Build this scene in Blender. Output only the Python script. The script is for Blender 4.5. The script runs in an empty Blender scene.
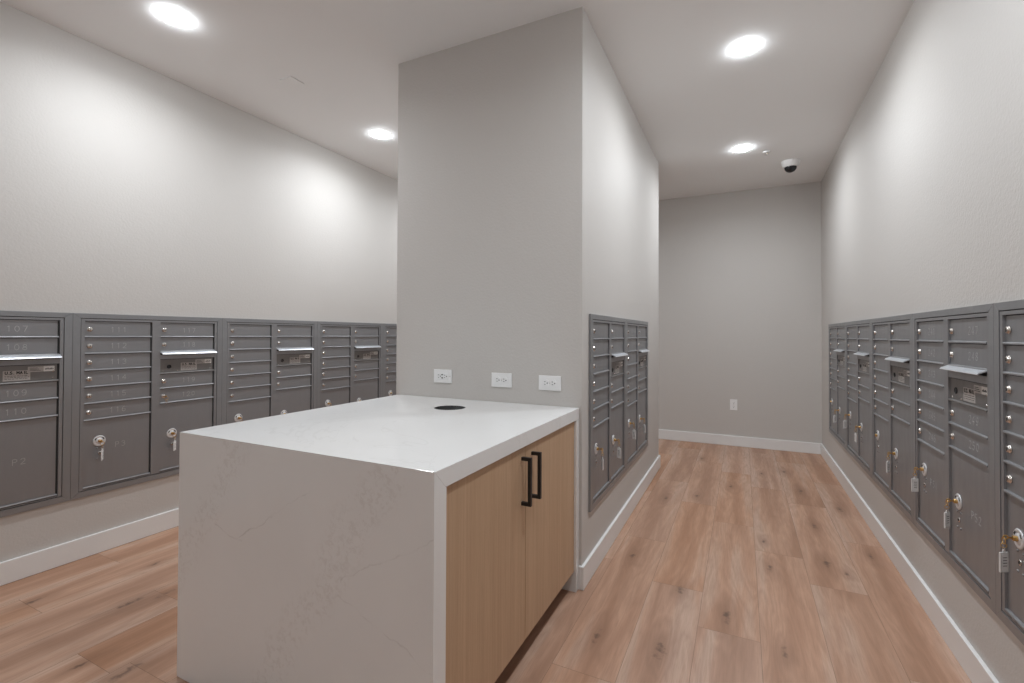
import bpy, bmesh, math, random
from mathutils import Vector, Matrix
random.seed(7)
PI = math.pi
scene = bpy.context.scene
COL = scene.collection

# ------------------------------------------------------------------ camera
CAM_H = 1.1854
F_PX, YAW, ROLL, PITCH, CY = 472.08, 0.4534, 0.0038, 0.0119, 329.07
cam_data = bpy.data.cameras.new('camera')
cam = bpy.data.objects.new('camera', cam_data)
COL.objects.link(cam)
scene.camera = cam
fwd = Vector((-math.sin(YAW) * math.cos(PITCH), math.cos(YAW) * math.cos(PITCH), math.sin(PITCH)))
right0 = Vector((math.cos(YAW), math.sin(YAW), 0))
up0 = right0.cross(fwd)
rightv = right0 * math.cos(ROLL) + up0 * math.sin(ROLL)
upv = up0 * math.cos(ROLL) - right0 * math.sin(ROLL)
rot = Matrix((rightv, upv, -fwd)).transposed()
cam.matrix_world = Matrix.Translation((0, 0, CAM_H)) @ rot.to_4x4()
cam_data.sensor_fit = 'HORIZONTAL'
cam_data.sensor_width = 36.0
cam_data.lens = F_PX / 1024 * 36.0
cam_data.shift_y = -(341.5 - CY) / 1024
cam_data.clip_start = 0.02
cam_data.clip_end = 60

# ------------------------------------------------------------------ world, exposure
w = bpy.data.worlds.new('world')
scene.world = w
w.use_nodes = True
w.node_tree.nodes['Background'].inputs[0].default_value = (0.9, 0.92, 1.0, 1)
w.node_tree.nodes['Background'].inputs[1].default_value = 0.05
scene.view_settings.view_transform = 'Standard'
scene.view_settings.look = 'None'
scene.view_settings.gamma = 1.0
scene.view_settings.use_curve_mapping = False
scene.view_settings.exposure = 0.40
LAMP_W = 5.8          # watts of every recessed downlight
LENS_E = 104.0
LAMP_COL = (0.905, 0.957, 1.0)
LAMP_SPREAD = 162.0    # degrees

# ------------------------------------------------------------------ room numbers (metres)
AR, AL = 0.7195, -3.133            # right wall, left wall
YB, YF = -1.75, 5.625              # wall behind the viewer, far wall
H = 2.743
PX0, PX1, PY0, PY1 = -1.7766, -0.6765, 2.1397, 4.406   # the wall block in the middle
BB_H, BB_T = 0.108, 0.015

# ------------------------------------------------------------------ materials
def new_mat(name):
    m = bpy.data.materials.new(name)
    m.use_nodes = True
    nt = m.node_tree
    for n in list(nt.nodes):
        nt.nodes.remove(n)
    out = nt.nodes.new('ShaderNodeOutputMaterial')
    b = nt.nodes.new('ShaderNodeBsdfPrincipled')
    nt.links.new(b.outputs[0], out.inputs[0])
    return m, nt, b

def N(nt, t, **kw):
    n = nt.nodes.new(t)
    for k, v in kw.items():
        setattr(n, k, v)
    return n

def math_n(nt, op, a, b=None, clamp=False):
    n = nt.nodes.new('ShaderNodeMath')
    n.operation = op
    n.use_clamp = clamp
    for i, v in enumerate((a, b)):
        if v is None:
            continue
        if isinstance(v, (int, float)):
            n.inputs[i].default_value = v
        else:
            nt.links.new(v, n.inputs[i])
    return n.outputs[0]

def mix_col(nt, fac, a, b, blend='MIX'):
    n = nt.nodes.new('ShaderNodeMix')
    n.data_type = 'RGBA'
    n.blend_type = blend
    for i, v in ((0, fac), (6, a), (7, b)):
        if isinstance(v, (int, float)):
            n.inputs[i].default_value = v
        elif isinstance(v, tuple):
            n.inputs[i].default_value = (*v[:3], 1)
        else:
            nt.links.new(v, n.inputs[i])
    return n.outputs[2]

def coords(nt, scale=(1, 1, 1)):
    tc = nt.nodes.new('ShaderNodeTexCoord')
    mp = nt.nodes.new('ShaderNodeMapping')
    mp.inputs['Scale'].default_value = scale
    nt.links.new(tc.outputs['Object'], mp.inputs[0])
    return mp.outputs[0]

def noise(nt, vec, scale, detail=3, rough=0.5, dist=0.0):
    n = nt.nodes.new('ShaderNodeTexNoise')
    n.inputs['Scale'].default_value = scale
    n.inputs['Detail'].default_value = detail
    n.inputs['Roughness'].default_value = rough
    n.inputs['Distortion'].default_value = dist
    nt.links.new(vec, n.inputs['Vector'])
    return n.outputs['Fac']

def remap(nt, v, a, b, c=0.0, d=1.0):
    n = nt.nodes.new('ShaderNodeMapRange')
    nt.links.new(v, n.inputs[0])
    for i, q in enumerate((a, b, c, d)):
        n.inputs[i + 1].default_value = q
    return n.outputs[0]

def bump(nt, b, height, strength, dist):
    n = nt.nodes.new('ShaderNodeBump')
    n.inputs['Strength'].default_value = strength
    n.inputs['Distance'].default_value = dist
    nt.links.new(height, n.inputs['Height'])
    nt.links.new(n.outputs[0], b.inputs['Normal'])

def simple(name, col, rough=0.5, metal=0.0, nscale=40, namp=0.06, emit=None, bstr=0.0, coat=0.0):
    m, nt, b = new_mat(name)
    v = coords(nt)
    f = noise(nt, v, nscale, 3)
    dark = tuple(c * (1 - namp) for c in col)
    light = tuple(min(1, c * (1 + namp)) for c in col)
    nt.links.new(mix_col(nt, f, dark, light), b.inputs['Base Color'])
    b.inputs['Roughness'].default_value = rough
    b.inputs['Metallic'].default_value = metal
    b.inputs['Coat Weight'].default_value = coat
    if emit:
        b.inputs['Emission Color'].default_value = (*emit[0], 1)
        b.inputs['Emission Strength'].default_value = emit[1]
    if bstr:
        bump(nt, b, f, bstr, 0.001)
    return m

def paint(name, col, rough=0.6, peel=0.35):
    m, nt, b = new_mat(name)
    v = coords(nt)
    f = noise(nt, v, 1.3, 2)
    nt.links.new(mix_col(nt, f, tuple(c * 0.985 for c in col), tuple(c * 1.015 for c in col)), b.inputs['Base Color'])
    b.inputs['Roughness'].default_value = rough
    b.inputs['Specular IOR Level'].default_value = 0.3
    bump(nt, b, noise(nt, v, 95, 3, 0.55), peel, 0.003)
    return m

M = {}
M['wall'] = paint('warm_grey_orange_peel_paint', (0.60, 0.575, 0.55))
M['ceiling'] = paint('ceiling_white_paint', (0.88, 0.885, 0.885), 0.8, 0.12)
M['trim'] = simple('white_satin_trim', (0.84, 0.84, 0.835), 0.35, nscale=6, namp=0.01)
M['plastic'] = simple('white_plastic', (0.9, 0.9, 0.9), 0.3, namp=0.01)
M['slot'] = simple('dark_slot', (0.02, 0.02, 0.02), 0.6)
M['black'] = simple('black_powder_coat', (0.012, 0.012, 0.013), 0.4, nscale=200, namp=0.2)
M['smoked'] = simple('smoked_dome', (0.01, 0.01, 0.012), 0.06, namp=0.02)
M['kick'] = simple('dark_brown_kick', (0.06, 0.03, 0.018), 0.6, nscale=12, namp=0.2)
M['lens'] = simple('lit_lens', (0.9, 0.9, 0.9), 0.4, namp=0.0, emit=(LAMP_COL, LENS_E))
M['ring'] = simple('white_lamp_ring', (0.85, 0.85, 0.85), 0.4, namp=0.01)
M['brass'] = simple('brass', (0.66, 0.42, 0.16), 0.28, 1.0, 60, 0.15)
M['steel'] = simple('nickel', (0.66, 0.62, 0.58), 0.25, 1.0, 80, 0.12)
M['whitemetal'] = simple('bright_lock_bezel', (0.78, 0.78, 0.79), 0.3, 0.3, 80, 0.05)
M['engrave'] = simple('engraved_digits', (0.50, 0.50, 0.51), 0.5, 0.0, 300, 0.15)
M['sticker'] = simple('pale_sticker', (0.42, 0.39, 0.37), 0.5, 0.0, 220, 0.22)
M['sticker_white'] = simple('white_sticker', (0.66, 0.64, 0.62), 0.5, 0.0, 300, 0.15)
M['ink'] = simple('black_ink', (0.015, 0.015, 0.015), 0.6)
M['paper'] = simple('paper_insert', (0.86, 0.855, 0.85), 0.6, 0, 260, 0.12)
M['chrome'] = simple('chrome', (0.8, 0.8, 0.8), 0.12, 1.0, 50, 0.02)

def metal_paint(name, col, rough, metal, streak=0.06):
    m, nt, b = new_mat(name)
    v = coords(nt, (1, 1, 1))
    f = noise(nt, v, 350, 2)
    g = noise(nt, coords(nt, (9, 9, 2)), 3, 3)
    c = mix_col(nt, f, tuple(x * 0.93 for x in col), tuple(x * 1.07 for x in col))
    nt.links.new(mix_col(nt, remap(nt, g, 0.3, 0.7, 0, streak), c, tuple(x * 0.6 for x in col)), b.inputs['Base Color'])
    b.inputs['Metallic'].default_value = metal
    nt.links.new(remap(nt, g, 0.3, 0.7, rough - 0.04, rough + 0.05), b.inputs['Roughness'])
    return m
M['mail'] = metal_paint('grey_satin_mailbox_metal', (0.295, 0.295, 0.305), 0.42, 0.5)
M['mailtrim'] = metal_paint('grey_satin_mailbox_trim', (0.30, 0.305, 0.316), 0.38, 0.5)
M['recess'] = metal_paint('dark_mailbox_recess', (0.03, 0.03, 0.032), 0.7, 0.2)
M['plate'] = metal_paint('outgoing_plate_metal', (0.2, 0.19, 0.185), 0.45, 0.5)
M['flap'] = simple('bright_aluminium_flap', (0.72, 0.75, 0.79), 0.33, 0.6, 90, 0.12)

m, nt, b = new_mat('clear_tag_plastic')
b.inputs['Base Color'].default_value = (0.93, 0.94, 0.95, 1)
b.inputs['Roughness'].default_value = 0.08
b.inputs['Transmission Weight'].default_value = 0.1
b.inputs['IOR'].default_value = 1.45
nt.links.new(mix_col(nt, noise(nt, coords(nt), 90, 2), (0.93, 0.93, 0.93), (0.97, 0.97, 0.97)), b.inputs['Base Color'])
M['clear'] = m

# quartz: pale ground, faint clouds, mottled diagonal bands and hair veins
def quartz(name, front=False, rough=0.16):
    m, nt, b = new_mat(name)
    v = coords(nt)
    sep = nt.nodes.new('ShaderNodeSeparateXYZ')
    nt.links.new(v, sep.inputs[0])
    X, Y, Z = sep.outputs
    cloud = noise(nt, v, 2.2, 4, 0.55)
    base = mix_col(nt, remap(nt, cloud, 0.35, 0.7), (0.83, 0.83, 0.825), (0.87, 0.87, 0.865))
    fine = noise(nt, v, 62, 5, 0.7, 0.6)
    flake = remap(nt, fine, 0.50, 0.60)
    wob = noise(nt, v, 4.5, 3, 0.6)
    # bands
    t = math_n(nt, 'ADD', X, math_n(nt, 'MULTIPLY', Z if front else Y, -0.62 if front else 0.5))
    t = math_n(nt, 'ADD', t, math_n(nt, 'MULTIPLY', math_n(nt, 'SUBTRACT', wob, 0.5), 0.22))
    band = None
    for c0 in ((-1.37, -1.97) if front else (-1.95, -1.25, -2.6)):
        d = math_n(nt, 'ABSOLUTE', math_n(nt, 'SUBTRACT', t, c0))
        q = remap(nt, d, 0.035, 0.085, 1.0, 0.0)
        band = q if band is None else math_n(nt, 'MAXIMUM', band, q)
    amt = math_n(nt, 'MULTIPLY', math_n(nt, 'MULTIPLY', band, flake), 0.22 if front else 0.10)
    col = mix_col(nt, amt, base, (0.56, 0.52, 0.49))
    if front:
        wig = math_n(nt, 'MULTIPLY', math_n(nt, 'SUBTRACT', noise(nt, v, 9, 3, 0.6), 0.5), 0.06)
        for (x0, z0, x1, z1, lo, hi, k) in ((-0.988, 0.506, -0.695, 0.674, -1.0, -0.69, 0.28),
                                            (-1.008, 0.455, -0.695, 0.348, -1.02, -0.69, 0.2),
                                            (-1.431, 0.545, -1.158, 0.711, -1.45, -1.12, 0.25),
                                            (-1.56, 0.56, -1.42, 0.53, -1.56, -1.42, 0.25)):
            s = (z1 - z0) / (x1 - x0)
            zl = math_n(nt, 'ADD', math_n(nt, 'MULTIPLY', X, s), z0 - s * x0)
            d = math_n(nt, 'ABSOLUTE', math_n(nt, 'ADD', math_n(nt, 'SUBTRACT', Z, zl), wig))
            ln = remap(nt, d, 0.0006, 0.0035, 1.0, 0.0)
            mask = math_n(nt, 'MULTIPLY', math_n(nt, 'GREATER_THAN', X, lo), math_n(nt, 'LESS_THAN', X, hi))
            part = remap(nt, noise(nt, v, 14, 3, 0.6), 0.40, 0.62, 0.1, 1.0)
            ln = math_n(nt, 'MULTIPLY', math_n(nt, 'MULTIPLY', ln, mask), math_n(nt, 'MULTIPLY', part, k))
            col = mix_col(nt, ln, col, (0.30, 0.27, 0.25))
    else:
        d = math_n(nt, 'ABSOLUTE', math_n(nt, 'SUBTRACT', noise(nt, v, 1.7, 5, 0.6, 0.8), 0.5))
        col = mix_col(nt, math_n(nt, 'MULTIPLY', remap(nt, d, 0.0, 0.006, 1.0, 0.0), 0.14), col, (0.5, 0.48, 0.46))
    nt.links.new(col, b.inputs['Base Color'])
    b.inputs['Roughness'].default_value = rough
    return m
M['quartz'] = quartz('white_quartz')
M['quartz_front'] = quartz('white_quartz_with_veins', True)

# rift oak veneer, grain upright
m, nt, b = new_mat('light_oak_veneer')
g1 = noise(nt, coords(nt, (1, 1, 0.012)), 95, 4, 0.6)
g2 = noise(nt, coords(nt, (1, 1, 0.05)), 16, 3, 0.5)
g3 = noise(nt, coords(nt, (1, 1, 0.03)), 420, 2, 0.5)
c1 = mix_col(nt, remap(nt, g2, 0.3, 0.7), (0.545, 0.365, 0.23), (0.60, 0.415, 0.27))
c2 = mix_col(nt, remap(nt, g1, 0.38, 0.62, 0, 0.6), c1, (0.49, 0.315, 0.195))
c3 = mix_col(nt, remap(nt, g3, 0.5, 0.7, 0, 0.25), c2, (0.35, 0.21, 0.13))
nt.links.new(c3, b.inputs['Base Color'])
b.inputs['Roughness'].default_value = 0.5
M['oak'] = m

# plank floor, tone per plank from a face attribute; knots where the boards have them
KNOTS = [(-0.28, 1.855, 1.0), (-0.261, 2.34, .8), (-0.061, 2.212, .9), (0.395, 2.945, .9), (0.401, 4.219, .9), (0.128, 2.76, .7),
         (0.401, 3.492, .8), (-0.529, 2.578, .7), (-0.517, 1.823, .8), (0.142, 2.041, .6), (0.469, 2.863, .5), (0.11, 3.1, .5),
         (-0.30, 3.75, .7), (-0.08, 4.1, .8), (0.33, 4.75, .9), (0.15, 4.6, .6), (0.60, 3.9, .8), (-0.5, 3.6, .7), (0.62, 3.15, .6), (-0.35, 4.9, .8),
         (-2.815, 0.959, .6), (-2.419, 1.137, .8), (-2.359, 1.257, .7), (-2.125, 0.847, .6), (-1.94, 0.904, .9), (-2.715, 1.388, .6)]
m, nt, b = new_mat('oak_plank_floor')
att = N(nt, 'ShaderNodeAttribute', attribute_type='GEOMETRY', attribute_name='plank')
tc = nt.nodes.new('ShaderNodeTexCoord')
off = nt.nodes.new('ShaderNodeVectorMath'); off.operation = 'MULTIPLY_ADD'
nt.links.new(att.outputs['Vector'], off.inputs[0])
off.inputs[1].default_value = (9.0, 23.0, 5.0)
nt.links.new(tc.outputs['Object'], off.inputs[2])
def mp(scale, src=off.outputs[0]):
    q = nt.nodes.new('ShaderNodeMapping')
    q.inputs['Scale'].default_value = scale
    nt.links.new(src, q.inputs[0])
    return q.outputs[0]
knot_d = None
kv = tc.outputs['Object']
warp = noise(nt, kv, 30, 3, 0.6)
for (kx, ky, ks) in KNOTS:
    s = nt.nodes.new('ShaderNodeVectorMath'); s.operation = 'SUBTRACT'
    nt.links.new(kv, s.inputs[0]); s.inputs[1].default_value = (kx, ky, 0)
    s2 = nt.nodes.new('ShaderNodeVectorMath'); s2.operation = 'MULTIPLY'
    nt.links.new(s.outputs[0], s2.inputs[0]); s2.inputs[1].default_value = (1.0 / ks, 0.33 / ks, 0)
    ln = nt.nodes.new('ShaderNodeVectorMath'); ln.operation = 'LENGTH'
    nt.links.new(s2.outputs[0], ln.inputs[0])
    knot_d = ln.outputs['Value'] if knot_d is None else math_n(nt, 'MINIMUM', knot_d, ln.outputs['Value'])
kd = math_n(nt, 'ADD', knot_d, math_n(nt, 'MULTIPLY', math_n(nt, 'SUBTRACT', warp, 0.5), 0.075))
halo = remap(nt, knot_d, 0.0, 0.10, 1.0, 0.0)
core = remap(nt, kd, -0.004, 0.019, 1.0, 0.0)
# cathedral grain: broad rings bent by noise and drawn towards knots
big = noise(nt, mp((5.0, 0.55, 1)), 1.1, 3, 0.55, 0.35)
rings = math_n(nt, 'FRACT', math_n(nt, 'MULTIPLY', math_n(nt, 'ADD', big, math_n(nt, 'MULTIPLY', halo, 0.12)), 13.0))
rings = math_n(nt, 'ABSOLUTE', math_n(nt, 'SUBTRACT', rings, 0.5))
fib = noise(nt, mp((1, 0.05, 1)), 190, 4, 0.65)
pore = noise(nt, mp((1, 0.03, 1)), 480, 2, 0.5)
tone = noise(nt, mp((6.5, 0.5, 1)), 1.6, 3, 0.5, 0.3)
# heartwood darker along the middle of every board, paler sapwood at its edges
sepF = nt.nodes.new('ShaderNodeSeparateXYZ'); nt.links.new(kv, sepF.inputs[0])
fx = math_n(nt, 'FRACT', math_n(nt, 'ADD', math_n(nt, 'MULTIPLY', sepF.outputs[0], 1 / 0.2272), 0.724 + 20))
edge = math_n(nt, 'MULTIPLY', math_n(nt, 'ABSOLUTE', math_n(nt, 'SUBTRACT', fx, 0.5)), 2.0)
tone = math_n(nt, 'ADD', tone, math_n(nt, 'MULTIPLY', math_n(nt, 'SUBTRACT', 0.52, edge), 0.17))
A = (0.550, 0.325, 0.218); Bc = (0.420, 0.228, 0.142); P = (0.590, 0.400, 0.302)
c = mix_col(nt, remap(nt, tone, 0.47, 0.64), A, Bc)
c = mix_col(nt, remap(nt, tone, 0.47, 0.34, 0, 0.9), c, P)
c = mix_col(nt, remap(nt, rings, 0.0, 0.5, 0.0, 0.30), c, (0.31, 0.17, 0.105))
c = mix_col(nt, remap(nt, fib, 0.45, 0.75, 0, 0.32), c, (0.33, 0.19, 0.12))
c = mix_col(nt, remap(nt, pore, 0.52, 0.7, 0, 0.25), c, (0.3, 0.17, 0.11))
c = mix_col(nt, remap(nt, halo, 0.15, 1.0, 0, 0.55), c, (0.25, 0.13, 0.078))
c = mix_col(nt, math_n(nt, 'MULTIPLY', core, 0.75), c, (0.085, 0.045, 0.03))
sepA = nt.nodes.new('ShaderNodeSeparateXYZ'); nt.links.new(att.outputs['Vector'], sepA.inputs[0])
hv = nt.nodes.new('ShaderNodeHueSaturation')
nt.links.new(c, hv.inputs['Color'])
nt.links.new(remap(nt, sepA.outputs[0], 0, 1, 0.965, 1.035), hv.inputs['Value'])
nt.links.new(remap(nt, sepA.outputs[1], 0, 1, 0.92, 1.06), hv.inputs['Saturation'])
nt.links.new(hv.outputs[0], b.inputs['Base Color'])
nt.links.new(remap(nt, fib, 0.3, 0.7, 0.36, 0.5), b.inputs['Roughness'])
bump(nt, b, fib, 0.12, 0.0008)
M['floor'] = m
M['groove'] = simple('plank_groove', (0.2, 0.12, 0.08), 0.7)

# ------------------------------------------------------------------ mesh helpers
class MB:
    def __init__(self):
        self.bm = bmesh.new()
        self.mats = []
    def mi(self, m):
        if m not in self.mats:
            self.mats.append(m)
        return self.mats.index(m)
    def _apply(self, verts, m, smooth=False, T=None):
        i = self.mi(m)
        if T is not None:
            bmesh.ops.transform(self.bm, matrix=T, verts=verts)
        for f in {f for v in verts for f in v.link_faces}:
            f.material_index = i
            f.smooth = smooth
        return verts
    def box(self, x0, x1, y0, y1, z0, z1, m='wall', bev=0.0):
        r = bmesh.ops.create_cube(self.bm, size=1.0)
        vs = r['verts']
        T = Matrix.Translation(((x0 + x1) / 2, (y0 + y1) / 2, (z0 + z1) / 2)) @ Matrix.Diagonal((abs(x1 - x0), abs(y1 - y0), abs(z1 - z0), 1))
        bmesh.ops.transform(self.bm, matrix=T, verts=vs)
        if bev:
            es = list({e for v in vs for e in v.link_edges})
            r = bmesh.ops.bevel(self.bm, geom=es, offset=bev, segments=2, profile=0.5, affect='EDGES')
            vs = list({v for f in r['faces'] for v in f.verts} | set(v for v in vs if v.is_valid))
        self._apply(vs, m)
        return self
    def cyl(self, p, axis, r0, r1, h, m, seg=24, smooth=True, cap=True):
        """cone/cylinder from p along axis (unit vector) of length h"""
        r = bmesh.ops.create_cone(self.bm, cap_ends=cap, segments=seg, radius1=r0, radius2=r1, depth=h)
        q = Vector((0, 0, 1)).rotation_difference(Vector(axis)).to_matrix().to_4x4()
        T = Matrix.Translation(Vector(p) + Vector(axis) * h / 2) @ q
        self._apply(r['verts'], m, False, T)
        if smooth:
            for f in {f for v in r['verts'] for f in v.link_faces}:
                if len(f.verts) == 4:
                    f.smooth = True
        return self
    def lathe(self, prof, p, axis, m, seg=32, smooth=True):
        """prof: list of (radius, height) swept about axis at p"""
        q = Vector((0, 0, 1)).rotation_difference(Vector(axis)).to_matrix().to_4x4()
        T = Matrix.Translation(Vector(p)) @ q
        rows = []
        for (r, h) in prof:
            if r < 1e-6:
                rows.append([self.bm.verts.new(T @ Vector((0, 0, h)))])
            else:
                rows.append([self.bm.verts.new(T @ Vector((r * math.cos(2 * PI * i / seg), r * math.sin(2 * PI * i / seg), h))) for i in range(seg)])
        k = self.mi(m)
        for a, b in zip(rows[:-1], rows[1:]):
            for i in range(seg):
                j = (i + 1) % seg
                if len(a) == 1 and len(b) == 1:
                    continue
                if len(a) == 1:
                    vs = (a[0], b[j], b[i])
                elif len(b) == 1:
                    vs = (a[i], a[j], b[0])
                else:
                    vs = (a[i], a[j], b[j], b[i])
                f = self.bm.faces.new(vs)
                f.material_index = k
                f.smooth = smooth
        return self
    def torus(self, c, R, r, T, m, seg=24, sub=8):
        rows = []
        for i in range(seg):
            a = 2 * PI * i / seg
            rows.append([self.bm.verts.new(Vector(c) + T @ Vector(((R + r * math.cos(t)) * math.cos(a), (R + r * math.cos(t)) * math.sin(a), r * math.sin(t))))
                         for t in (2 * PI * j / sub for j in range(sub))])
        k = self.mi(m)
        for i in range(seg):
            for j in range(sub):
                f = self.bm.faces.new((rows[i][j], rows[(i + 1) % seg][j], rows[(i + 1) % seg][(j + 1) % sub], rows[i][(j + 1) % sub]))
                f.material_index = k
                f.smooth = True
        return self
    def prism(self, pts, lo, hi, axis, m):
        """polygon pts (2D) extruded along axis index between lo and hi"""
        def P(a, b, c):
            return {0: (c, a, b), 1: (a, c, b), 2: (a, b, c)}[axis]
        A = [self.bm.verts.new(P(x, y, lo)) for x, y in pts]
        B = [self.bm.verts.new(P(x, y, hi)) for x, y in pts]
        k = self.mi(m)
        n = len(pts)
        fs = [self.bm.faces.new(A), self.bm.faces.new(B[::-1])]
        for i in range(n):
            j = (i + 1) % n
            fs.append(self.bm.faces.new((A[i], B[i], B[j], A[j])))
        for f in fs:
            f.material_index = k
        return self
    def bar2(self, a, b, wd, y0, y1, m):
        """thin bar in the local xz plane from a to b (2D points), width wd, between depths y0,y1"""
        a, b = Vector(a), Vector(b)
        d = (b - a)
        L = d.length
        if L < 1e-6:
            return self
        d /= L
        n = Vector((-d.y, d.x)) * wd / 2
        e = d * wd * 0.35
        pts = [a - e + n, b + e + n, b + e - n, a - e - n]
        return self.prism([(p.x, p.y) for p in pts], y0, y1, 1, m)
    def build(self, name, parent=None, loc=None):
        bmesh.ops.recalc_face_normals(self.bm, faces=self.bm.faces)
        me = bpy.data.meshes.new(name)
        self.bm.to_mesh(me)
        self.bm.free()
        for k in self.mats:
            me.materials.append(M[k])
        o = bpy.data.objects.new(name, me)
        COL.objects.link(o)
        if parent:
            o.parent = parent
        if loc:
            o.location = loc
        return o

def empty(name, loc=(0, 0, 0), rz=0.0):
    o = bpy.data.objects.new(name, None)
    o.empty_display_size = 0.1
    COL.objects.link(o)
    o.location = loc
    o.rotation_euler = (0, 0, rz)
    return o

def tag(o, label, cat, group=None):
    o['label'] = label
    o['category'] = cat
    if group:
        o['group'] = group
    return o

def struct(o):
    o['kind'] = 'structure'
    return o

def copy_tree(o, parent=None):
    c = o.copy()
    COL.objects.link(c)
    c.parent = parent
    for ch in list(o.children):
        copy_tree(ch, c)
    return c

# ------------------------------------------------------------------ the room
def wall(name, *b):
    return struct(MB().box(*b, 'wall').build(name))
WT = 0.12
wall('wall_left', AL - WT, AL, YB, YF, 0, H)
wall('wall_right', AR, AR + WT, YB, YF, 0, H)
wall('wall_far', AL - WT, AR + WT, YF, YF + WT, 0, H)
wall('wall_back', AL - WT, AR + WT, YB - WT, YB, 0, H)
wall('wall_middle', PX0, PX1, PY0, PY1, 0, H)
struct(MB().box(AL - WT, AR + WT, YB - WT, YF + WT, H, H + 0.1, 'ceiling').build('ceiling'))

# floor: one mesh, planks along Y
PW = 0.2272
bm = bmesh.new()
vals = []
joint = {0: 3.295, -1: 2.36, 1: 2.95, 2: 3.885, 3: 3.3, -2: 1.61, -13: 1.32, -12: 0.94, -11: 1.75, -10: 1.25, -9: 2.1, -8: 0.94}
PL = 1.22
k0 = int(math.floor((AL - WT + 0.1645) / PW)) - 1
k1 = int(math.ceil((AR + WT + 0.1645) / PW)) + 1
rnd = random.Random(11)
for k in range(k0, k1):
    x0, x1 = -0.1645 + k * PW, -0.1645 + (k + 1) * PW
    x0, x1 = max(x0, AL - WT), min(x1, AR + WT)
    if x1 - x0 < 0.004:
        continue
    y = joint.get(k, rnd.uniform(0, PL))
    while y > YB - WT:
        y -= PL
    while y < YF + WT:
        ya, yb = max(y, YB - WT), min(y + PL, YF + WT)
        if yb - ya > 0.004:
            g = 0.0006
            vs = [bm.verts.new((a, c, 0)) for a, c in ((x0 + g, ya + g), (x1 - g, ya + g), (x1 - g, yb - g), (x0 + g, yb - g))]
            bm.faces.new(vs)
            vals.append((rnd.random(), rnd.random(), rnd.random()))
        y += PL
g = [bm.verts.new((a, c, -0.0012)) for a, c in ((AL - WT, YB - WT), (AR + WT, YB - WT), (AR + WT, YF + WT), (AL - WT, YF + WT))]
f = bm.faces.new(g); f.material_index = 1; vals.append((0, 0, 0))
g2 = [bm.verts.new((a, c, -0.08)) for a, c in ((AL - WT, YB - WT), (AR + WT, YB - WT), (AR + WT, YF + WT), (AL - WT, YF + WT))]
f = bm.faces.new(g2[::-1]); f.material_index = 1; vals.append((0, 0, 0))
for i in range(4):
    f = bm.faces.new((g[i], g2[i], g2[(i + 1) % 4], g[(i + 1) % 4])); f.material_index = 1; vals.append((0, 0, 0))
me = bpy.data.meshes.new('floor')
bm.to_mesh(me); bm.free()
at = me.attributes.new('plank', 'FLOAT_VECTOR', 'FACE')
for i, v in enumerate(vals):
    at.data[i].vector = v
me.materials.append(M['floor']); me.materials.append(M['groove'])
fl = bpy.data.objects.new('floor', me); COL.objects.link(fl); struct(fl)

def baseboard(name, x0, x1, y0, y1):
    return struct(MB().box(x0, x1, y0, y1, 0.0005, BB_H, 'trim', 0.0025).build(name))
T_ = BB_T
baseboard('baseboard_left', AL, AL + T_, YB, YF)
baseboard('baseboard_right', AR - T_, AR, YB, YF)
baseboard('baseboard_far', AL + T_, AR - T_, YF - T_, YF)
baseboard('baseboard_back', AL + T_, AR - T_, YB, YB + T_)
baseboard('baseboard_middle_right', PX1, PX1 + T_, PY0 - T_, PY1 + T_)
baseboard('baseboard_middle_front', -0.6885, PX1, PY0 - T_, PY0)
baseboard('baseboard_middle_rear', PX0 - T_, PX1, PY1, PY1 + T_)
baseboard('baseboard_middle_left', PX0 - T_, PX0, PY0, PY1)

# ------------------------------------------------------------------ stroke lettering
GL = {
 '0': [[(.3, 0), (.08, .15), (0, .5), (.08, .85), (.3, 1), (.52, .85), (.6, .5), (.52, .15), (.3, 0)]],
 '1': [[(.12, .8), (.32, 1), (.32, 0)]],
 '2': [[(.02, .78), (.12, .94), (.3, 1), (.5, .93), (.58, .74), (.5, .52), (0, 0), (.6, 0)]],
 '3': [[(.03, .85), (.18, .98), (.38, 1), (.55, .88), (.55, .66), (.4, .54), (.22, .53)], [(.4, .54), (.58, .4), (.58, .18), (.42, .02), (.2, 0), (.02, .14)]],
 '4': [[(.46, 0), (.46, 1), (0, .32), (.62, .32)]],
 '5': [[(.54, 1), (.1, 1), (.05, .55), (.28, .62), (.5, .53), (.6, .32), (.52, .1), (.3, 0), (.04, .1)]],
 '6': [[(.52, .9), (.34, 1), (.12, .85), (0, .45), (.08, .1), (.3, 0), (.52, .1), (.6, .32), (.5, .53), (.3, .6), (.06, .45)]],
 '7': [[(0, 1), (.6, 1), (.22, 0)]],
 '8': [[(.3, .53), (.1, .64), (.06, .84), (.3, 1), (.54, .84), (.5, .64), (.3, .53), (.05, .38), (.03, .14), (.3, 0), (.57, .14), (.55, .38), (.3, .53)]],
 '9': [[(.08, .1), (.26, 0), (.48, .15), (.6, .55), (.52, .9), (.3, 1), (.08, .9), (0, .68), (.1, .47), (.3, .4), (.54, .55)]],
 'P': [[(0, 0), (0, 1), (.36, 1), (.55, .9), (.55, .62), (.36, .5), (0, .5)]],
 'U': [[(0, 1), (0, .25), (.12, .05), (.3, 0), (.48, .05), (.6, .25), (.6, 1)]],
 'S': [[(.56, .85), (.35, 1), (.1, .9), (.05, .7), (.25, .55), (.5, .42), (.58, .2), (.4, .02), (.15, 0), (0, .15)]],
 '.': [[(.1, 0), (.14, .06)]],
 'M': [[(0, 0), (0, 1), (.32, .35), (.64, 1), (.64, 0)]],
 'A': [[(0, 0), (.3, 1), (.6, 0)], [(.12, .35), (.48, .35)]],
 'I': [[(.3, 0), (.3, 1)]],
 'L': [[(0, 1), (0, 0), (.5, 0)]],
 ' ': [],
}
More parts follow.
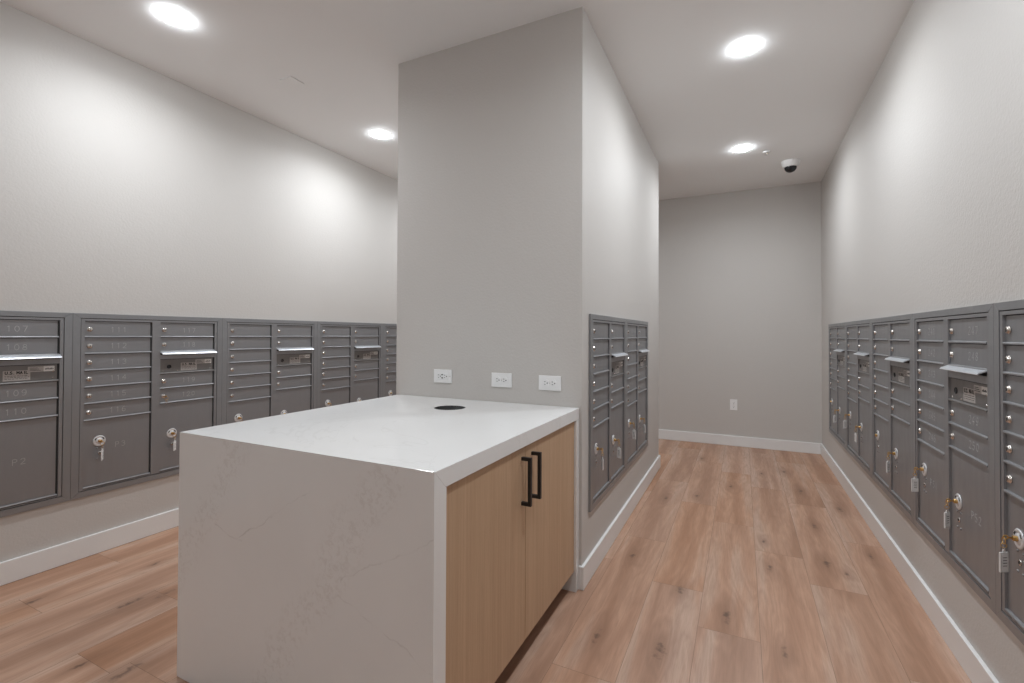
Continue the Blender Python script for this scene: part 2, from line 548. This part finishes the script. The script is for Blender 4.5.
def lettering(mb, text, cx, cz, hgt, wd, y0, y1, m, pitch=0.95, narrow={'.': .45, 'I': .8, ' ': .6}):
    adv = [pitch * narrow.get(ch, 1.0) * hgt for ch in text]
    tot = sum(adv) - (pitch - 0.6) * hgt
    x = cx - tot / 2
    for ch, a in zip(text, adv):
        for line in GL[ch]:
            for p, q in zip(line[:-1], line[1:]):
                mb.bar2((x + p[0] * hgt, cz - hgt / 2 + p[1] * hgt), (x + q[0] * hgt, cz - hgt / 2 + q[1] * hgt), wd, y0, y1, m)
        x += a

# ------------------------------------------------------------------ mailbox unit (local: x right, -y out of the wall, z up)
UW = 0.785
Z0, Z1 = 0.320, 1.2895
C1 = (0.052, 0.3685)
C2 = (0.4135, 0.7345)
ROW = 0.0887
TOP = 1.2505
PBOT = 0.362
DF = -0.0095     # front of the flat face frame
DP = -0.0025     # front of the door panels
DL = -0.0108     # front of the door lips

mesh_cache = {}
def cached(key, name, fn, parent, loc=(0, 0, 0)):
    if key not in mesh_cache:
        mb = MB(); fn(mb)
        o = mb.build(name, parent)
        mesh_cache[key] = o.data
    else:
        o = bpy.data.objects.new(name, mesh_cache[key])
        COL.objects.link(o)
        o.parent = parent
    o.location = loc
    return o

def door_mb(mb, w_, h_, mat='mail'):
    # panel with a shadow gap at the top and right, sloped lip along the bottom
    mb.box(0, w_ - 0.007, DP, -0.0012, 0.004, h_ - 0.0030, mat)
    mb.prism([(-0.0012, 0.0), (DL, 0.0), (DL, 0.0042), (DL + 0.0015, 0.0062), (DP, 0.0078), (-0.0012, 0.0078)], 0, w_ - 0.002, 0, mat)

def lock_mb(mb):
    # small round cam lock standing proud of the door
    mb.lathe([(0, 0.0), (0.0122, 0.0), (0.0125, 0.0022), (0.0110, 0.0034), (0.0100, 0.0036), (0.0096, 0.0068), (0.0085, 0.0080), (0.0, 0.0084)], (0, DP, 0), (0, -1, 0), 'steel', 20)
    mb.box(-0.0011, 0.0011, DP - 0.0092, DP - 0.0078, -0.0050, 0.0050, 'slot')

def bezel_mb(mb):
    # bright round plate with two slots around the parcel lock
    mb.lathe([(0.0, 0.0), (0.028, 0.0), (0.029, 0.0018), (0.027, 0.0038), (0.0215, 0.0042), (0.02, 0.0028), (0.0155, 0.0028), (0.015, 0.005), (0.0, 0.005)], (0, DP, 0), (0, -1, 0), 'whitemetal', 32)
    for a in (35, 145):
        c, s = math.cos(math.radians(a)), math.sin(math.radians(a))
        t = Vector((-s, c)); p = Vector((c, s)) * 0.0205
        mb.bar2(p - t * 0.004, p + t * 0.004, 0.005, DP - 0.0050, DP - 0.0040, 'slot')
    mb.lathe([(0.0, 0.0), (0.0078, 0.0), (0.0078, 0.0105), (0.0070, 0.0115), (0, 0.0115)], (0, DP - 0.004, 0), (0, -1, 0), 'brass', 20)
    mb.box(-0.001, 0.001, DP - 0.0163, DP - 0.0153, -0.005, 0.005, 'slot')

def lower_lock_mb(mb):
    mb.lathe([(0.0, 0.0), (0.0085, 0.0), (0.0085, 0.002), (0.007, 0.003), (0, 0.003)], (0, DP, 0), (0, -1, 0), 'steel', 18)
    mb.cyl((0, DP - 0.0028, 0), (0, -1, 0), 0.0042, 0.0042, 0.001, 'slot', 12)
    for sx in (-1, 1):
        for sz in (-1, 1):
            mb.lathe([(0.0042, 0.0), (0.0038, 0.0018), (0.002, 0.0026), (0, 0.0028)], (sx * 0.014, DP, sz * 0.029), (0, -1, 0), 'mailtrim', 12)

def build_unit(name, loc, rz, label, numbers1=None, numbers2=None, p1=None, p2=None, ncx=(0.205, 0.578)):
    u = empty(name, loc, rz)
    tag(u, label, 'mailbox', 'mailbox units set in the walls')
    def body(mb):
        mb.box(0.030, UW - 0.030, -0.0011, -0.0002, Z0 + 0.025, Z1 - 0.02, 'recess')
    cached('body', 'back_panel', body, u)
    def trim(mb):
        t, tb, tt, g = 0.033, 0.030, 0.0245, 0.0006
        x0, x1 = g, UW - g
        Y0, Y1 = -0.0112, -0.0003
        mb.prism([(x0, Z1), (x1, Z1), (x1 - t, Z1 - tt), (x0 + t, Z1 - tt)], Y0, Y1, 1, 'mailtrim')
        mb.prism([(x0, Z0), (x0 + t, Z0 + tb), (x1 - t, Z0 + tb), (x1, Z0)], Y0, Y1, 1, 'mailtrim')
        mb.prism([(x0, Z0 + g), (x0, Z1 - g), (x0 + t - g, Z1 - tt - g), (x0 + t - g, Z0 + tb + g)], Y0, Y1, 1, 'mailtrim')
        mb.prism([(x1, Z0 + g), (x1 - t + g, Z0 + tb + g), (x1 - t + g, Z1 - tt - g), (x1, Z1 - g)], Y0, Y1, 1, 'mailtrim')
    cached('trim', 'trim_frame', trim, u)
    def face(mb):
        a, b_ = 0.0355, UW - 0.0355
        zt, zb = Z1 - 0.0275, Z0 + 0.034
        y0, y1 = DF, -0.0012
        mb.box(a, C1[0] - 0.0005, y0, y1, zb, zt, 'mail')
        mb.box(C1[1] + 0.0005, C2[0] - 0.0005, y0, y1, zb, zt, 'mail')
        mb.box(C2[1] + 0.0005, b_, y0, y1, zb, zt, 'mail')
        for c in (C1, C2):
            e = 0.0005
            mb.box(c[0] - 0.001, c[1] + e, y0, y1, TOP, zt, 'mail')
            mb.box(c[0] - 0.001, c[1] + e, y0, y1, zb, PBOT - 0.004, 'mail')
        # band over the outgoing compartment
        mb.box(C2[0] - 0.001, C2[1] + 0.0005, y0 + 0.001, y1, 1.030, 1.056, 'mail')
    cached('face', 'face_frame', face, u)

    def door_fn(w_, h_, txt, cx, cz, hgt=0.027):
        def fn(mb):
            door_mb(mb, w_, h_)
            if txt:
                lettering(mb, txt, cx, cz, hgt, 0.0019, DP - 0.0005, DP + 0.0002, 'engrave', 1.05)
        return fn

    def tenant(col, zb, txt, k):
        w_ = col[1] - col[0]
        d = cached(('d', round(w_, 4), txt, ncx), 'tenant_door', door_fn(w_, ROW, txt, ncx[k] - col[0], ROW / 2 - 0.001), u, (col[0], 0, zb))
        l = cached('lock', 'door_lock', lock_mb, d, (0.0225, 0, ROW / 2 - 0.001))
        return d
    for i in range(6):
        tenant(C1, TOP - ROW * (i + 1), numbers1[i] if numbers1 else None, 0)
    zs = [TOP - ROW, TOP - 2 * ROW, 0.9415 - ROW, 0.9415 - 2 * ROW]
    for i, z in enumerate(zs):
        tenant(C2, z, numbers2[i] if numbers2 else None, 1)
    pt = (TOP - 6 * ROW, 0.9415 - 2 * ROW)
    for k, (col, top, txt) in enumerate(((C1, pt[0], p1), (C2, pt[1], p2))):
        w_, h_ = col[1] - col[0], top - PBOT
        lz = (0.603, 0.577)[k] - PBOT
        d = cached(('p', k, txt), 'parcel_door', door_fn(w_, h_, txt, ncx[k] + 0.014 - col[0], lz - 0.035 if k == 0 else 0.565 - PBOT), u, (col[0], 0, PBOT))
        lx = 0.070
        cached('bezel', 'parcel_lock', bezel_mb, d, (lx, 0, lz))
        cached('lower', 'lower_lock', lower_lock_mb, d, (lx + 0.004, 0, lz - 0.066))
    # outgoing mail compartment
    w_ = C2[1] - C2[0]
    def outg(mb):
        door_mb(mb, w_, 0.0885, 'plate')
        for x, z in ((0.018, 0.016), (0.1, 0.016), (w_ - 0.022, 0.018), (w_ - 0.022, 0.052)):
            mb.lathe([(0.0035, 0.0), (0.003, 0.0016), (0, 0.0022)], (x, DP, z), (0, -1, 0), 'steel', 10)
    o = cached('outgoing', 'outgoing_mail_door', outg, u, (C2[0], 0, 0.9415))
    cached('outlock', 'arrow_lock', lambda mb: mb.lathe([(0, 0), (0.012, 0), (0.012, 0.002), (0.009, 0.003), (0.009, 0.001), (0, 0.001)], (0.052, DP, 0.042), (0, -1, 0), 'recess', 18), o)
    def sticker(mb):
        mb.box(0.118, 0.214, DP - 0.0004, DP + 0.0002, 0.014, 0.062, 'sticker')
        lettering(mb, 'U.S. MAIL', 0.166, 0.052, 0.0125, 0.0030, DP - 0.0008, DP - 0.0003, 'ink', 0.92)
        r = random.Random(3)
        for j, z in enumerate((0.036, 0.029, 0.022)):
            x = 0.124
            while x < 0.205:
                l = r.uniform(0.004, 0.012)
                mb.box(x, min(x + l, 0.209), DP - 0.0006, DP - 0.0003, z, z + 0.0018, 'slot')
                x += l + 0.003
    s = cached('sticker', 'mail_sticker', sticker, o)
    s['label'] = 'pale sticker reading U.S. MAIL'
    def sticker2(mb):
        mb.box(0.205, 0.262, DP - 0.0010, DP + 0.0002, 0.052, 0.078, 'sticker')
        mb.box(0.2625, 0.304, DP - 0.0010, DP + 0.0002, 0.052, 0.078, 'sticker_white')
        for j in range(7):
            mb.box(0.268 + j * 0.0048, 0.271 + j * 0.0048, DP - 0.0013, DP - 0.0009, 0.061, 0.0665 + (j % 3) * 0.0015, 'slot')
        for j in range(3):
            mb.box(0.211, 0.252 - j * 0.006, DP - 0.0013, DP - 0.0009, 0.058 + j * 0.006, 0.0600 + j * 0.006, 'slot')
    cached('sticker2', 'notice_sticker', sticker2, o)
    def flap(mb):
        # slot shadow, hinge and outward-sloping flap
        a, b_ = C2[0] - 0.001, C2[1] + 0.001
        mb.prism([(-0.003, 1.0785), (-0.031, 1.0665), (-0.0350, 1.0610), (-0.0335, 1.0595), (-0.029, 1.0630), (-0.003, 1.0745)], a, b_, 0, 'flap')
        mb.cyl((a, -0.0085, 1.0745), (1, 0, 0), 0.0025, 0.0025, b_ - a, 'flap', 10)
    f = cached('flap', 'outgoing_mail_flap', flap, u)
    f['label'] = 'bright aluminium flap over the outgoing mail slot'
    return u

R90 = PI / 2
LY0 = 1.2040 - UW
n = lambda a, k: [str(a + i) for i in range(k)]
build_unit('mailbox_unit', (AL, LY0, 0), R90, 'grey metal mailbox unit with doors 107 to 110, leftmost on the left wall', None, n(107, 4), None, 'P2')
build_unit('mailbox_unit', (AL, LY0 + UW, 0), R90, 'grey metal mailbox unit with doors numbered 111 to 120 on the left wall', n(111, 6), n(117, 4), 'P3', None)
build_unit('mailbox_unit', (AL, LY0 + 2 * UW, 0), R90, 'unnumbered grey mailbox unit on the left wall, next to the one numbered 111 to 120')
build_unit('mailbox_unit', (AL, LY0 + 3 * UW, 0), R90, 'grey mailbox unit on the left wall, last one shown whole before the pillar')
build_unit('mailbox_unit', (AL, LY0 + 4 * UW, 0), R90, 'grey mailbox unit on the left wall mostly hidden behind the pillar')
RY = 5.130
build_unit('mailbox_unit', (AR, RY, 0), -R90, 'grey mailbox unit on the right wall, the farthest, beside the end wall')
build_unit('mailbox_unit', (AR, RY - UW, 0), -R90, 'grey mailbox unit on the right wall, second from the end wall')
build_unit('mailbox_unit', (AR, RY - 2 * UW, 0), -R90, 'grey mailbox unit on the right wall, middle one of the five in the row')
build_unit('mailbox_unit', (AR, RY - 3 * UW, 0), -R90, 'grey mailbox unit on the right wall with doors up to 250, second nearest', n(241, 6), n(247, 4), 'P51', 'P52', (0.215, 0.612))
build_unit('mailbox_unit', (AR, RY - 4 * UW, 0), -R90, 'grey mailbox unit nearest the viewer on the right wall, cut by the frame')
PYU = 2.248
build_unit('mailbox_unit', (PX1, PYU, 0), R90, 'grey mailbox unit on the pillar side, nearer one beside the counter')
build_unit('mailbox_unit', (PX1, PYU + UW, 0), R90, 'grey mailbox unit on the pillar side, farther one')

# ------------------------------------------------------------------ keys hanging in the locks
def key_mb(mb):
    mb.box(-0.0012, 0.0012, -0.0082, 0.0, -0.0022, 0.0022, 'brass')
    mb.lathe([(0.0034, -0.0010), (0.0066, -0.0010), (0.0072, 0), (0.0066, 0.0010), (0.0034, 0.0010), (0.0028, 0), (0.0034, -0.0010)], (0, -0.0145, 0), (1, 0, 0), 'brass', 20)
def ring_mb(mb):
    T = Matrix.Rotation(R90, 3, 'X')
    mb.torus((0, -0.019, -0.0105), 0.0095, 0.0012, T, 'brass', 20, 6)
    mb.torus((0, -0.019, -0.0250), 0.0066, 0.0010, Matrix.Rotation(R90, 3, 'Y'), 'brass', 16, 6)
    mb.torus((0, -0.019, -0.0350), 0.0055, 0.0010, T, 'steel', 16, 6)
def tag_mb(mb):
    mb.box(-0.014, 0.014, -0.0020, 0.0020, -0.062, -0.004, 'clear', 0.001)
    mb.box(-0.004, 0.004, -0.0014, 0.0014, -0.0045, 0.003, 'clear')
def insert_mb(mb):
    mb.box(-0.0105, 0.0105, -0.0027, 0.0027, -0.057, -0.009, 'paper')
    mb.box(-0.0135, -0.0115, -0.0026, 0.0026, -0.060, -0.006, 'sticker_white')
    mb.box(0.0115, 0.0135, -0.0026, 0.0026, -0.060, -0.006, 'sticker_white')
    for z in (-0.02, -0.028, -0.036, -0.044):
        mb.box(-0.007, 0.006, -0.0030, 0.0030, z, z + 0.0016, 'slot')

def key_set(origin, rz, ux, z, label, yaw=0.5, group='keys hanging in the parcel locks', withtag=True, depth=DP - 0.0150):
    # ux along the wall from the unit origin, z = lock centre
    c, s = math.cos(rz), math.sin(rz)
    p = Vector((origin[0] + c * ux - s * depth, origin[1] + s * ux + c * depth, z))
    e = empty('key_set' if withtag else 'door_key', p, rz)
    tag(e, label, 'keys' if withtag else 'key', group)
    cached('key', 'key', key_mb, e)
    cached('ring', 'key_ring', ring_mb, e)
    if withtag:
        t = cached('tag', 'key_tag', tag_mb, e, (0, -0.019, -0.040))
        t.rotation_euler = (0, 0, yaw)
        i_ = cached('insert', 'paper_insert', insert_mb, t)
        t['label'] = 'clear plastic key tag'
    return e
LX1, LX2 = C1[0] + 0.070, C2[0] + 0.070
LO = lambda i: (AL, LY0 + i * UW)
RO = lambda i: (AR, RY - i * UW)
key_set(LO(1), R90, LX1, 0.603, 'keys with a clear tag in the parcel lock below door 116', 1.0)
key_set(LO(1), R90, LX2, 0.577, 'keys with a clear tag in the parcel lock beside the corner of the counter', 0.7)
key_set(LO(2), R90, LX1, 0.603, 'keys in the first round parcel lock showing over the counter top edge', 1.2)
key_set(LO(3), R90, LX1, 0.603, 'keys in the parcel lock over the counter edge, second from the pillar', 1.2)
key_set(LO(1), R90, C2[0] + 0.0225, 0.9415 - 1.5 * ROW - 0.001, 'brownish key hanging from the lock of door 120', 0, None, False, DP - 0.012)
key_set(RO(0), -R90, LX2, 0.577, 'keys with a pale tag in the farthest unit of the right wall', -0.9)
key_set(RO(1), -R90, LX1, 0.603, 'keys with a white tag, second unit from the end wall, left parcel door', -0.9)
key_set(RO(1), -R90, LX2, 0.577, 'keys with a thin tag, second unit from the end wall, right parcel door', 0.1)
key_set(RO(2), -R90, LX2, 0.577, 'keys with a clear tag on the middle unit of the right wall', -0.7)
key_set(RO(3), -R90, LX1, 0.603, 'keys with a white tag in the parcel lock of door P51', -1.2)
key_set(RO(3), -R90, LX2, 0.577, 'keys with a clear tag in the parcel lock of door P52', -0.8)
key_set(RO(4), -R90, LX1, 0.603, 'keys with a large clear tag, nearest the viewer on the right wall', -1.0)
PO = lambda i: (PX1, PYU + i * UW)
key_set(PO(0), R90, LX1, 0.603, 'keys with a clear tag on the pillar, nearest the counter', 0.5)
key_set(PO(0), R90, LX2, 0.577, 'keys with a white tag on the pillar, second from the counter', 1.1)
key_set(PO(1), R90, LX1, 0.603, 'keys with a white tag on the pillar, third from the counter', 1.1)
key_set(PO(1), R90, LX2, 0.577, 'keys with a thin tag on the pillar, farthest from the counter', 0.7)

# ------------------------------------------------------------------ island counter
IX0, IX1, IY0, IY1, IZ = -1.760, -0.6885, 0.975, 2.1385, 0.8425
ST = 0.052
isl = empty('counter_island', ((IX0 + IX1) / 2, (IY0 + IY1) / 2, 0))
tag(isl, 'white quartz waterfall counter with pale oak cabinet doors against the pillar', 'counter')
ox, oy = (IX0 + IX1) / 2, (IY0 + IY1) / 2
def put(o):
    # keep world coordinates while parented
    o.location = (-ox, -oy, 0)
    return o
# slab with a round cut-out
HX, HY, HR = -1.234, 1.869, 0.0735
bm = bmesh.new()
SEG = 48
def slab_face(z, yf=IY0):
    sq = 0.12
    per = []
    for i in range(SEG):
        a = 2 * PI * (i + 0.5) / SEG
        c_, s_ = math.cos(a), math.sin(a)
        k = sq / max(abs(c_), abs(s_))
        per.append(bm.verts.new((HX + c_ * k, HY + s_ * k, z)))
    cir = [bm.verts.new((HX + HR * math.cos(2 * PI * (i + 0.5) / SEG), HY + HR * math.sin(2 * PI * (i + 0.5) / SEG), z)) for i in range(SEG)]
    for i in range(SEG):
        j = (i + 1) % SEG
        bm.faces.new((per[i], per[j], cir[j], cir[i]))
    out = [bm.verts.new(p) for p in ((IX0, yf, z), (IX1, yf, z), (IX1, IY1, z), (IX0, IY1, z))]
    # four fans between the outer corners and the perimeter
    def side(v):
        dx, dy = v.co.x - HX, v.co.y - HY
        return (1 if dx > 0 else 3) if abs(dx) > abs(dy) else (2 if dy > 0 else 0)
    groups = {0: [], 1: [], 2: [], 3: []}
    for v in per:
        groups[side(v)].append(v)
    seqs = {}
    for s_ in range(4):
        key = (lambda v: v.co.x) if s_ in (0, 2) else (lambda v: v.co.y)
        seqs[s_] = sorted(groups[s_], key=key, reverse=(s_ in (2, 3)))
    for s_ in range(4):
        a, b2 = out[s_], out[(s_ + 1) % 4]
        bm.faces.new([a, b2] + seqs[s_][::-1])
        nx = seqs[(s_ + 1) % 4][0]
        bm.faces.new([b2, nx, seqs[s_][-1]])
    return out, cir
o1, c1_ = slab_face(IZ)
o2, c2_ = slab_face(IZ - ST, IY0 + ST)
for i in range(4):
    bm.faces.new((o1[i], o2[i], o2[(i + 1) % 4], o1[(i + 1) % 4]))
for i in range(SEG):
    bm.faces.new((c1_[i], c1_[(i + 1) % SEG], c2_[(i + 1) % SEG], c2_[i]))
bmesh.ops.recalc_face_normals(bm, faces=bm.faces)
me = bpy.data.meshes.new('countertop'); bm.to_mesh(me); bm.free()
me.materials.append(M['quartz'])
top = bpy.data.objects.new('countertop', me); COL.objects.link(top); top.parent = isl; put(top)
bv = top.modifiers.new('bevel', 'BEVEL'); bv.width = 0.0015; bv.segments = 2; bv.limit_method = 'ANGLE'; bv.angle_limit = 0.8
put(MB().prism([(IY0, 0.0005), (IY0 + 0.0545, 0.0005), (IY0 + 0.0545, IZ - ST - 0.0002), (IY0 + ST, IZ - ST - 0.0002), (IY0, IZ - 0.0004)], IX0, IX1, 0, 'quartz_front').build('waterfall_panel', isl))
put(MB().box(IX0, IX1, IY1 - 0.042, IY1, 0.0005, IZ - ST, 'quartz').build('end_panel', isl))
cb = MB()
cb.box(IX0 + 0.03, IX1 - 0.034, IY0 + 0.055, IY1 - 0.042, 0.094, IZ - ST - 0.14, 'oak')
cb.box(IX0 + 0.03, HX - HR - 0.03, IY0 + 0.055, IY1 - 0.042, IZ - ST - 0.14, IZ - ST, 'oak')
cb.box(HX + HR + 0.03, IX1 - 0.034, IY0 + 0.055, IY1 - 0.042, IZ - ST - 0.14, IZ - ST, 'oak')
cb.box(HX - HR - 0.03, HX + HR + 0.03, IY0 + 0.055, HY - HR - 0.02, IZ - ST - 0.14, IZ - ST, 'oak')
put(cb.build('cabinet_body', isl))
put(MB().box(IX0 + 0.08, IX1 - 0.085, IY0 + 0.055, IY1 - 0.042, 0.0005, 0.094, 'kick').build('toe_kick', isl))
put(MB().lathe([(HR - 0.0005, 0), (HR - 0.0005, -0.13), (0, -0.13), (0, -0.128), (HR - 0.004, -0.128), (HR - 0.004, 0), (HR - 0.0005, 0)], (HX, HY, IZ - 0.0015), (0, 0, 1), 'slot', 40).build('bin_sleeve', isl))
YS = 1.550
DX0, DX1 = IX1 - 0.032, IX1 - 0.010
def cabinet_door(y0, y1, hy):
    d = put(MB().box(DX0, DX1, y0, y1, 0.095, IZ - ST - 0.006, 'oak', 0.0008).build('cabinet_door', isl))
    h = MB()
    z0, z1 = 0.586, 0.755
    h.box(DX1 + 0.025, DX1 + 0.037, hy - 0.0065, hy + 0.0065, z0, z1, 'black', 0.0006)
    h.box(DX1, DX1 + 0.027, hy - 0.0065, hy + 0.0065, z0, z0 + 0.012, 'black', 0.0006)
    h.box(DX1, DX1 + 0.027, hy - 0.0065, hy + 0.0065, z1 - 0.012, z1, 'black', 0.0006)
    q = h.build('bar_handle', d)
    q['label'] = 'matte black bar handle'
cabinet_door(IY0 + 0.057, YS - 0.0015, YS - 0.032)
cabinet_door(YS + 0.0015, IY1 - 0.044, YS + 0.055)

# ------------------------------------------------------------------ outlets
def outlet(x, z, y, vertical, label, gfci=False):
    e = empty('wall_outlet', (x, y, z))
    if vertical:
        e.rotation_euler = (0, R90, 0)
    tag(e, label, 'outlet', None if vertical else 'outlets above the counter')
    W_, H_ = 0.1155, 0.0715
    MB().box(-W_ / 2, W_ / 2, -0.0055, -0.0003, -H_ / 2, H_ / 2, 'plastic', 0.002).build('cover_plate', e)
    rc = MB()
    if gfci:
        rc.box(-0.034, 0.034, -0.0080, -0.005, -0.0165, 0.0165, 'plastic', 0.0012)
        for sz in (-1, 1):
            rc.box(-0.005, 0.005, -0.0092, -0.0078, sz * 0.0085 - 0.0028, sz * 0.0085 + 0.0028, 'slot')
    for sx in (-1, 1):
        cx = sx * 0.0195
        if not gfci:
            pts = []
            for i in range(24):
                a = 2 * PI * i / 24
                pts.append((cx + max(-0.0140, min(0.0140, 0.0172 * math.cos(a))), 0.0172 * math.sin(a)))
            rc.prism(pts, -0.0078, -0.005, 1, 'plastic')
        y0, y1 = -0.0088, -0.0072
        rc.box(cx - 0.0085, cx - 0.0005, y0, y1, 0.0052, 0.0074, 'slot')
        rc.box(cx - 0.0075, cx - 0.0005, y0, y1, -0.0074, -0.0052, 'slot')
        rc.cyl((cx + 0.0078, y1, 0), (0, -1, 0), 0.0028, 0.0028, 0.0016, 'slot', 12)
    rc.build('receptacle', e)
    MB().lathe([(0.003, 0), (0.0026, 0.001), (0, 0.0013)], (0 if not gfci else 0.048, -0.0054, 0), (0, -1, 0), 'steel', 12).build('plate_screw', e)
outlet(-1.457, 0.9595, PY0, False, 'white wall outlet, leftmost of three, above the round hole in the counter', True)
outlet(-1.099, 0.9545, PY0, False, 'white wall outlet, middle of the three on the pillar')
outlet(-0.8365, 0.9520, PY0, False, 'white wall outlet nearest the pillar corner, rightmost of three')
outlet(-0.082, 0.440, YF, True, 'upright white outlet low on the far end wall')

# ------------------------------------------------------------------ ceiling things
def downlight(x, y, label):
    e = empty('recessed_downlight', (x, y, H))
    tag(e, label, 'ceiling light', 'round recessed downlights')
    cached('dl_ring', 'trim_ring', lambda mb: mb.lathe([(0.0727, -0.0002), (0.076, -0.0002), (0.0757, -0.0006), (0.0727, -0.0009), (0.0727, -0.0002)], (0, 0, 0), (0, 0, 1), 'ring', 48), e)
    cached('dl_lens', 'lamp_lens', lambda mb: mb.lathe([(0.0725, -0.0008), (0.0725, -0.0012), (0.064, -0.0050), (0.044, -0.0115), (0.0, -0.0155)], (0, 0, 0), (0, 0, 1), 'lens', 48), e)
    ld = bpy.data.lights.new('lamp', 'AREA')
    ld.shape = 'DISK'; ld.size = 0.14
    ld.energy = LAMP_W
    ld.color = LAMP_COL
    ld.spread = math.radians(LAMP_SPREAD)
    lo = bpy.data.objects.new('lamp', ld); COL.objects.link(lo)
    lo.parent = e
    lo.location = (0, 0, -0.0165)
    return e
downlight(-2.508, 1.343, 'round downlight above the left wall, nearer one at the top left of the photo')
downlight(-2.532, 2.845, 'round downlight above the left wall just left of the pillar')
downlight(0.017, 2.828, 'round downlight over the right aisle, nearer of the two shown')
downlight(0.003, 4.354, 'round downlight over the right aisle, beside the camera dome and sprinkler')
downlight(-2.53, 4.354, 'round downlight behind the pillar on the left side')
downlight(0.017, 1.30, 'round downlight over the right aisle, above the top edge of the photo')

downlight(-1.25, -1.40, 'added fill downlight in the middle of the ceiling, unseen behind the viewer')  # added fill lamp, out of view, brightens the near side of the counter

e = empty('security_camera', (0.392, 4.86, H))
tag(e, 'white dome security camera on the ceiling near the end wall', 'security camera')
MB().lathe([(0, -0.0003), (0.074, -0.0003), (0.076, -0.004), (0.073, -0.012), (0.064, -0.046), (0.060, -0.052), (0.050, -0.054), (0.0, -0.054)], (0, 0, 0), (0, 0, 1), 'plastic', 40).build('housing', e)
MB().lathe([(0.049, -0.050), (0.0485, -0.060), (0.044, -0.075), (0.033, -0.089), (0.018, -0.097), (0, -0.100)], (0, 0, 0), (0, 0, 1), 'smoked', 32).build('dome', e)
lm = MB(); lm.lathe([(0, 0), (0.010, 0), (0.010, 0.005), (0.007, 0.006), (0, 0.004)], (0.004, -0.036, -0.076), Vector((0.1, -0.8, -0.6)).normalized(), 'smoked', 16)
lm.build('camera_lens', e)

e = empty('fire_sprinkler', (0.193, 4.52, H))
tag(e, 'small fire sprinkler head on the ceiling between the downlight and camera dome', 'sprinkler')
MB().lathe([(0, -0.0003), (0.030, -0.0003), (0.030, -0.002), (0.020, -0.006), (0.012, -0.007), (0, -0.007)], (0, 0, 0), (0, 0, 1), 'ring', 28).build('escutcheon', e)
s = MB()
s.lathe([(0, -0.006), (0.006, -0.006), (0.006, -0.010), (0, -0.010)], (0, 0, 0), (0, 0, 1), 'chrome', 16)
for sx in (-1, 1):
    s.box(sx * 0.009 - 0.0012, sx * 0.009 + 0.0012, -0.002, 0.002, -0.024, -0.008, 'chrome')
s.box(-0.010, 0.010, -0.002, 0.002, -0.026, -0.023, 'chrome')
s.build('sprinkler_frame', e)
MB().lathe([(0, -0.026), (0.012, -0.026), (0.012, -0.0275), (0, -0.0275)], (0, 0, 0), (0, 0, 1), 'chrome', 20).build('deflector', e)
MB().cyl((0, 0, -0.010), (0, 0, -1), 0.0022, 0.0022, 0.013, 'brass', 10).build('glass_bulb', e)

cp = MB().box(-0.05, 0.05, -0.05, 0.05, -0.006, -0.0003, 'ceiling', 0.0015).build('ceiling_plate')
cp.location = (-2.493, 2.006, H)
tag(cp, 'small square white cover plate on the ceiling between the two left downlights', 'cover plate')
